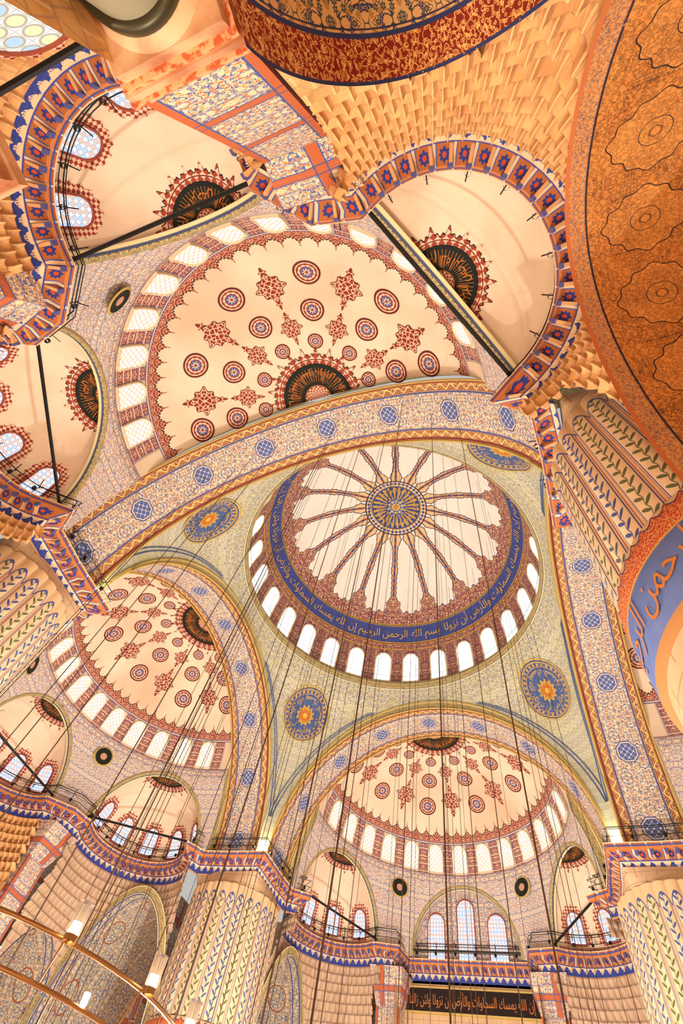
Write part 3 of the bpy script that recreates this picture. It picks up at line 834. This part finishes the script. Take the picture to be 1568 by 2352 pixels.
lw_p=pb.me('lower_windows','window_glass_pale'); lw_f=fb.me('lower_window_frames','window_frame_red'); lw_h=hb.me('lower_window_halos','window_halo')
def revolve(name,pr,cx,cy,mt,n=48):
    pr=np.array(pr); N=len(pr)-1
    def fn(u,v):
        r=np.interp(v,np.arange(N+1),pr[:,0]); z=np.interp(v,np.arange(N+1),pr[:,1]); return cx+r*np.cos(u),cy+r*np.sin(u),z
    return surfm(name,fn,0,2*pi,n,0,N,N,mt,uvf=lambda u,v:(u*pr[:,0].max(),np.interp(v,np.arange(N+1),pr[:,1])))
colx,coly=25.68,5.75
shaft=revolve('column_shaft',[(.7,0),(.7,.4),(.62,.5),(.6,9.1)],colx,coly,'marble_grey')
ringm=revolve('column_ring',[(.6,9.02),(.67,9.02),(.7,9.08),(.7,9.22),(.67,9.28),(.6,9.28)],colx,coly,'bronze_dark')
capm=revolve('column_capital',[(.6,9.26),(.68,9.32),(.8,9.46)],colx,coly,'marble_orange')
ab_=Bag(); ab_.box(colx,coly,9.58,1.6,1.6,.26); abm=ab_.me('column_abacus','marble_orange')
ab_=Bag(); ab_.box(colx,coly,9.76,1.76,1.76,.1); ab_.box(colx,coly,10.06,1.94,1.94,.12); abm2=ab_.me('abacus_moulding','moulding_red')
ab_=Bag(); ab_.box(colx,coly,9.9,1.84,1.84,.2); abm3=ab_.me('abacus_top','marble_orange')
pl=Bag(); pl.box(colx-.05,coly,13.3,1.7,1.75,6.4); plm=pl.me('pillar_wall','painted_wall_floral')
pl=Bag(); pl.hexa([(colx-.9,coly-.87,16.4),(23.95,4.5,18.4),(colx-.9,coly+.87,16.4),(23.75,7.0,18.4),(colx+.85,coly-.87,16.4),(28,4.2,18.4),(colx+.85,coly+.87,16.4),(28,8.,18.4)]); plm2=pl.me('pillar_head','painted_wall_floral')
colparts=[('shaft',shaft),('ring',ringm),('capital',capm),('abacus',abm),('abacus_moulding',abm2),('abacus_top',abm3),('pillar_wall',plm),('pillar_head',plm2)]
# ---------------------------------------------------------------- assemble sides
for nm,rot in (('near',-90),('far',90),('left',180),('right',0)):
    far=nm=='far'; near=nm=='near'
    e=emp('great_arch',rot=rot)
    ob('arch_soffit',soff,e); ob('arch_face',face,e); ob('arch_back',back,e); ob('arch_back_b',back2,e); ob('arch_rolls',rolls,e)
    e=emp('semi_dome',rot=rot)
    for n_,me in (('shell',cap),('window_panes',sw_p),('window_frames',sw_f),('rosettes',ros_m),('cartouches',car_m),('motif_outlines',outr_m),('apex_medallion',disc_m),('apex_medallion_outline',out_m),('medallion_writing',wr_m),('small_roundels',smr),('small_roundel_rims',smo),('tie_rods',rods)): ob(n_,me,e)
    for i,s_ in enumerate(spans): ob('spandrel_%d'%i,s_,e)
    for ph in (-PH,0,PH):
        x,y=exc(ph)
        x2=emp('exedra',rot=rot+ph); q=Matrix.Rotation(D(rot),4,'Z')@Vector((x,y,0)); x2.location=q
        ob('arch_rim',exrim,x2)
        if far and ph==0:
            b=Bag(); t=np.linspace(0,pi,40); P=np.stack([4.2*np.cos(t),(ZE-ZS)*np.sin(t)+ZS],1); N=len(t)
            b.add(np.vstack([np.column_stack([np.full(N,0.),P]),np.column_stack([np.full(N,1.),P])]),[(i,i+1,N+i+1,N+i) for i in range(N-1)],np.vstack([np.column_stack([t*4.2,np.zeros(N)]),np.column_stack([t*4.2,np.ones(N)])]))
            b.add(np.vstack([[1.,0,ZS],np.column_stack([np.full(N,1.),P])]),[(0,i+1,i+2) for i in range(N-1)],np.vstack([[0,ZS],P]))
            ob('window_bay_wall',b.me('window_bay_wall','pendentive_floral_red'),x2)
            pb,fb,hb=Bag(),Bag(),Bag()
            for yy,hh in ((-2.4,3.0),(0,4.0),(2.4,3.0)):
                window(pb,fb,hb,1.3,hh,Gflat((.95,yy,ZS+.15),(0,-1,0),(0,0,1)),.0)
            ob('window_panes',pb.me('qibla_windows','window_glass_blue'),x2); ob('window_frames',fb.me('qibla_window_frames','window_frame_red'),x2)
            continue
        ob('shell',exm,x2); ob('medallion',exdisc,x2); ob('medallion_outline',exout,x2); ob('medallion_writing',exwr,x2)
        if not (near and ph==PH):
            ob('window_panes',ew_p,x2);ob('window_frames',ew_f,x2);ob('window_halos',ew_h,x2)
    e=emp('cornice',rot=rot)
    for n_,me in zip(('moulding','brackets','bracket_tips','railing'),CF_ if far else CN_): ob(n_,me,e)
    e=emp('wall_'+nm,rot=rot)
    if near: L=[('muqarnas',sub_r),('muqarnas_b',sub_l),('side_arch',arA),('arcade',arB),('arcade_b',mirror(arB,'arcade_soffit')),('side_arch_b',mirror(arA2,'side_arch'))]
    else: L=[('block_wall',sub_r2),('block_wall_b',sub_l2),('side_arch',arA2),('arcade',arB2),('arcade_b',mirror(arB2,'arcade_soffit')),('side_arch_b',mirror(arA2,'side_arch')),('archivolt',bandA),('archivolt_b',mirror(bandA,'archivolt'))]
    L+=[('gallery_wall',gw),('gallery_wall_b',gwl),('gallery_windows',gal_p),('gallery_window_frames',gal_f),('gallery_window_halos',gal_h)]
    b=Bag(); quad(b,[(31,-31,6),(31,31,6),(31,31,24),(31,-31,24)]); L.append(('outer_wall',b.me('outer_wall','stone_wall')))
    for n_,me in L: ob(n_,me,e)
    if far:
        b=Bag(); quad(b,[(26.2,-5,4),(26.2,5,4),(26.2,5,18.4),(26.2,-5,18.4)]); quad(b,[(26.2,-5,4),(24,-5,4),(24,-5,18.4),(26.2,-5,18.4)]);quad(b,[(26.2,5,4),(24,5,4),(24,5,18.4),(26.2,5,18.4)])
        ob('qibla_wall',b.me('qibla_wall','stone_wall'),e)
        b=Bag(); b.box(26.1,0,17.3,.15,9.4,1.3); ob('calligraphy_panel',b.me('calligraphy_panel','black_outline'),e)
        b=Bag()
        for z_ in (16.6,18.0): b.box(26.08,0,z_,.22,9.6,.1)
        ob('panel_border',b.me('panel_border','gold_trim'),e)
        v,f=text2d('إن الله يمسك السماوات والأرض أن تزولا ولئن زالتا',.0); v=v/v.max(0)
        b=Bag(); b.add(np.column_stack([np.full(len(v),26.0),(.5-v[:,0])*8.9,16.8+v[:,1]*1.]),f); ob('panel_writing',b.me('panel_writing','orange_paint'),e)
        pb,fb,hb=Bag(),Bag(),Bag()
        for yy in (-3,0,3): window(pb,fb,hb,1.5,3.,Gflat((26.15,yy,11.6),(0,-1,0),(0,0,1)),.3)
        ob('lower_window_panes',pb.me('qibla_lower_windows','window_glass_blue'),e); ob('lower_window_frames',fb.me('qibla_lower_frames','window_frame_red'),e); ob('lower_window_halos',hb.me('qibla_lower_halos','window_halo'),e)
    else:
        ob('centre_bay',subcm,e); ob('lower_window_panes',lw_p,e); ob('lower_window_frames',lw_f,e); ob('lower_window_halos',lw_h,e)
        ob('tie_rod',rods2,e)
    for sg in (1,-1):
        ce=emp('arcade_column',rot=rot)
        for n_,me in colparts: ob(n_,me if sg>0 else mirror(me,me.name),ce)
b=Bag(); b.box(2.0,-25.1,4.7,1.0,.95,9.4); b2=Bag(); b2.box(2.0,-25.1,9.6,1.25,1.15,.3); b2.box(2.0,-25.1,9.85,1.4,1.3,.2)
e=emp('marble_column'); ob('post',b.me('post','marble_orange'),e); ob('post_cap',b2.me('post_cap','marble_orange'),e)
# ---------------------------------------------------------------- PIERS
PC=13.75;PR=3.1;NF=30
def fflute(u,z):
    k=u*NF/(2*pi); f_=np.abs(((k+.5)%1)-.5)*2
    r=PR-.16+.16*np.sqrt(np.clip(1-f_**2*.95,0,1))
    return PC+r*np.cos(u),PC+r*np.sin(u),z
flm=surfm('fluted_shaft',fflute,0,2*pi,NF*8,11.0,17.6,12,'fluted_pier_paint',uvf=lambda u,z:(u*NF/(2*pi),z))
pbm=revolve('calligraphy_band',[(3.0,8.7),(3.16,8.8),(3.16,10.9),(3.0,11.0)],PC,PC,'pier_band_paint',96)
for q in pbm.uv_layers[0].data: q.uv[1]-=8.75
lowm=revolve('lower_shaft',[(3.02,0),(3.02,8.7)],PC,PC,'stone_wall',96)
def ftrans(u,q):
    a=u; sq=np.minimum(2.4/np.maximum(np.abs(np.cos(a)),np.abs(np.sin(a))),3.3); r=2.96*(1-q)+sq*q
    return PC+r*np.cos(a),PC+r*np.sin(a),17.55+q*1.0
trm=surfm('pier_head',ftrans,0,2*pi,160,0,1,8,'stone_wall',uvf=lambda u,q:(u*3,q))
v,f=text2d('بسم الله الرحمن الرحيم حافظوا على الصلوات والصلاة الوسطى وقوموا لله قانتين',.0); Lm=v.max(0)
b=Bag(); az=(Lm[0]-v[:,0])/Lm[0]*2*pi; b.add(np.stack([PC+3.19*np.cos(-az),PC+3.19*np.sin(-az),8.95+v[:,1]/Lm[1]*1.2],1),f)
ptx=b.me('pier_writing','orange_paint')
for k in range(4):
    e=emp('fluted_pier_column',rot=90*k)
    for n_,me in (('fluted_shaft',flm),('calligraphy_band',pbm),('lower_shaft',lowm),('pier_head',trm),('band_writing',ptx)): ob(n_,me,e)
# ---------------------------------------------------------------- wires, chandelier
wb=Bag()
def zdome(r): return ZB+(ZT-ZB)*math.sqrt(max(0,1-(r/R)**2))-.05
for k in range(34):
    a=D(k*360/34+3); r=8.6+.9*(k%2); wb.tube([(r*math.cos(a),r*math.sin(a),3.5),(r*math.cos(a),r*math.sin(a),zdome(r))],.013,4)
for k in range(14):
    a=D(k*360/14+8); r=4.5; wb.tube([(r*math.cos(a),r*math.sin(a),3.5),(r*math.cos(a),r*math.sin(a),zdome(r))],.013,4)
for x in np.linspace(-9,8,13):
    z=ZS+(ZK-ZS)*math.sqrt(1-(x/RA)**2); y=-A-.4-2.*random.random(); wb.tube([(x,y,3.5),(x,y,z)],.016,4)
ob('chandelier_wires',wb.me('chandelier_wires','wire_brown'))
ch=emp('chandelier')
cb,gb,lb=Bag(),Bag(),Bag(); ccx,ccy=.5,-15.2
for z_,r_ in ((3.6,3.0),(3.25,2.85)): cb.tube([(ccx+r_*math.cos(t),ccy+r_*math.sin(t),z_) for t in np.linspace(0,2*pi,72,endpoint=False)],.024,6,True)
for k in range(16):
    t=2*pi*k/16-.09; x,y=ccx+3.12*math.cos(t),ccy+3.12*math.sin(t)
    P=[(.05,0),(.075,.02),(.08,.28),(.085,.29)]; n=16; q=np.linspace(0,2*pi,n,endpoint=False)
    for (r1,z1),(r2,z2) in zip(P[:-1],P[1:]):
        v=np.vstack([np.column_stack([x+r1*np.cos(q),y+r1*np.sin(q),np.full(n,3.62+z1)]),np.column_stack([x+r2*np.cos(q),y+r2*np.sin(q),np.full(n,3.62+z2)])])
        gb.add(v,[(i,(i+1)%n,n+(i+1)%n,n+i) for i in range(n)])
    cb.tube([(x,y,3.56),(x,y,3.62)],.07,10); cb.tube([(x,y,3.58),(ccx+3.0*math.cos(t),ccy+3.0*math.sin(t),3.6)],.015,5); cb.tube([(ccx+3.0*math.cos(t),ccy+3.0*math.sin(t),3.6),(ccx+2.85*math.cos(t),ccy+2.85*math.sin(t),3.25)],.012,5)
    lb.tube([(x,y,3.64),(x,y,3.67),(x,y,3.73)],.035,10)
    x,y=ccx+2.85*math.cos(t+.2),ccy+2.85*math.sin(t+.2); lb.tube([(x,y,3.28),(x,y,3.38)],.035,10)
ob('iron_ring',cb.me('chandelier_ring','bronze',True),ch); ob('glass_cups',gb.me('chandelier_cups','lamp_glass',True),ch); ob('bulbs',lb.me('chandelier_bulbs','lamp_bulb',True),ch)
fb_=Bag(); quad(fb_,[(-40,-40,0),(40,-40,0),(40,40,0),(-40,40,0)]); ob('floor',fb_.me('floor','carpet_red'))
# ---------------------------------------------------------------- lights
def pt(x,y,z,p,col,r=.6,name='lamp_fill'):
    l=bpy.data.lights.new(name,'POINT'); l.energy=p; l.color=col; l.shadow_soft_size=r
    o=bpy.data.objects.new(name,l); o.location=(x,y,z); COL.objects.link(o)
WH=(1,.97,.9)
for x,y,p,cl in ((0,0,13500,WH),(0,16,2700,(1,.89,.82)),(-17,0,3000,(1,.9,.8)),(17,0,2400,WH),(2,-13,2700,(1,.88,.74)),(-6,-21,2000,(1,.86,.7)),(9.5,-21,1150,(1,.74,.46)),(-10,8,1300,WH),(10,8,1300,WH)):
    pt(x,y,1.2 if y<-20 else 3.,p,cl,.35)  # unseen low fill points added to brighten domes and vaults, no fixtures built
pt(16.5,-22.5,7.,260,(1,.66,.34),.25); pt(9,-27,6.,120,(1,.62,.34),.25); pt(-20,17,6.,220,(1,.84,.62),.25); pt(-27,9,6.,130,(1,.84,.62),.25)
for sx in (-1,1):
    for sy in (-1,1):
        pt(sx*11.7,sy*11.7,20.2,520,(1,.95,.68),.12,'cornice_uplight')
w=bpy.data.worlds.new('world'); S.world=w; w.use_nodes=True; bg=w.node_tree.nodes['Background']; bg.inputs[0].default_value=(1,.95,.88,1); bg.inputs[1].default_value=.55
# ---------------------------------------------------------------- camera
y_,p_,r_=D(-33.4645),D(60.3930),D(17.4520)
fw=Vector((math.sin(y_)*math.cos(p_),math.cos(y_)*math.cos(p_),math.sin(p_))); rt0=Vector((math.cos(y_),-math.sin(y_),0)); up0=rt0.cross(fw)
rt_=rt0*math.cos(r_)+up0*math.sin(r_); up_=-rt0*math.sin(r_)+up0*math.cos(r_)
cd=bpy.data.cameras.new('camera'); cd.sensor_fit='VERTICAL'; cd.sensor_height=36; cd.lens=1136.148/2352*36; cd.clip_end=300; cd.clip_start=.05
co=bpy.data.objects.new('camera',cd); COL.objects.link(co)
co.matrix_world=Matrix(((rt_.x,up_.x,-fw.x,CAM[0]),(rt_.y,up_.y,-fw.y,CAM[1]),(rt_.z,up_.z,-fw.z,CAM[2]),(0,0,0,1)))
S.camera=co
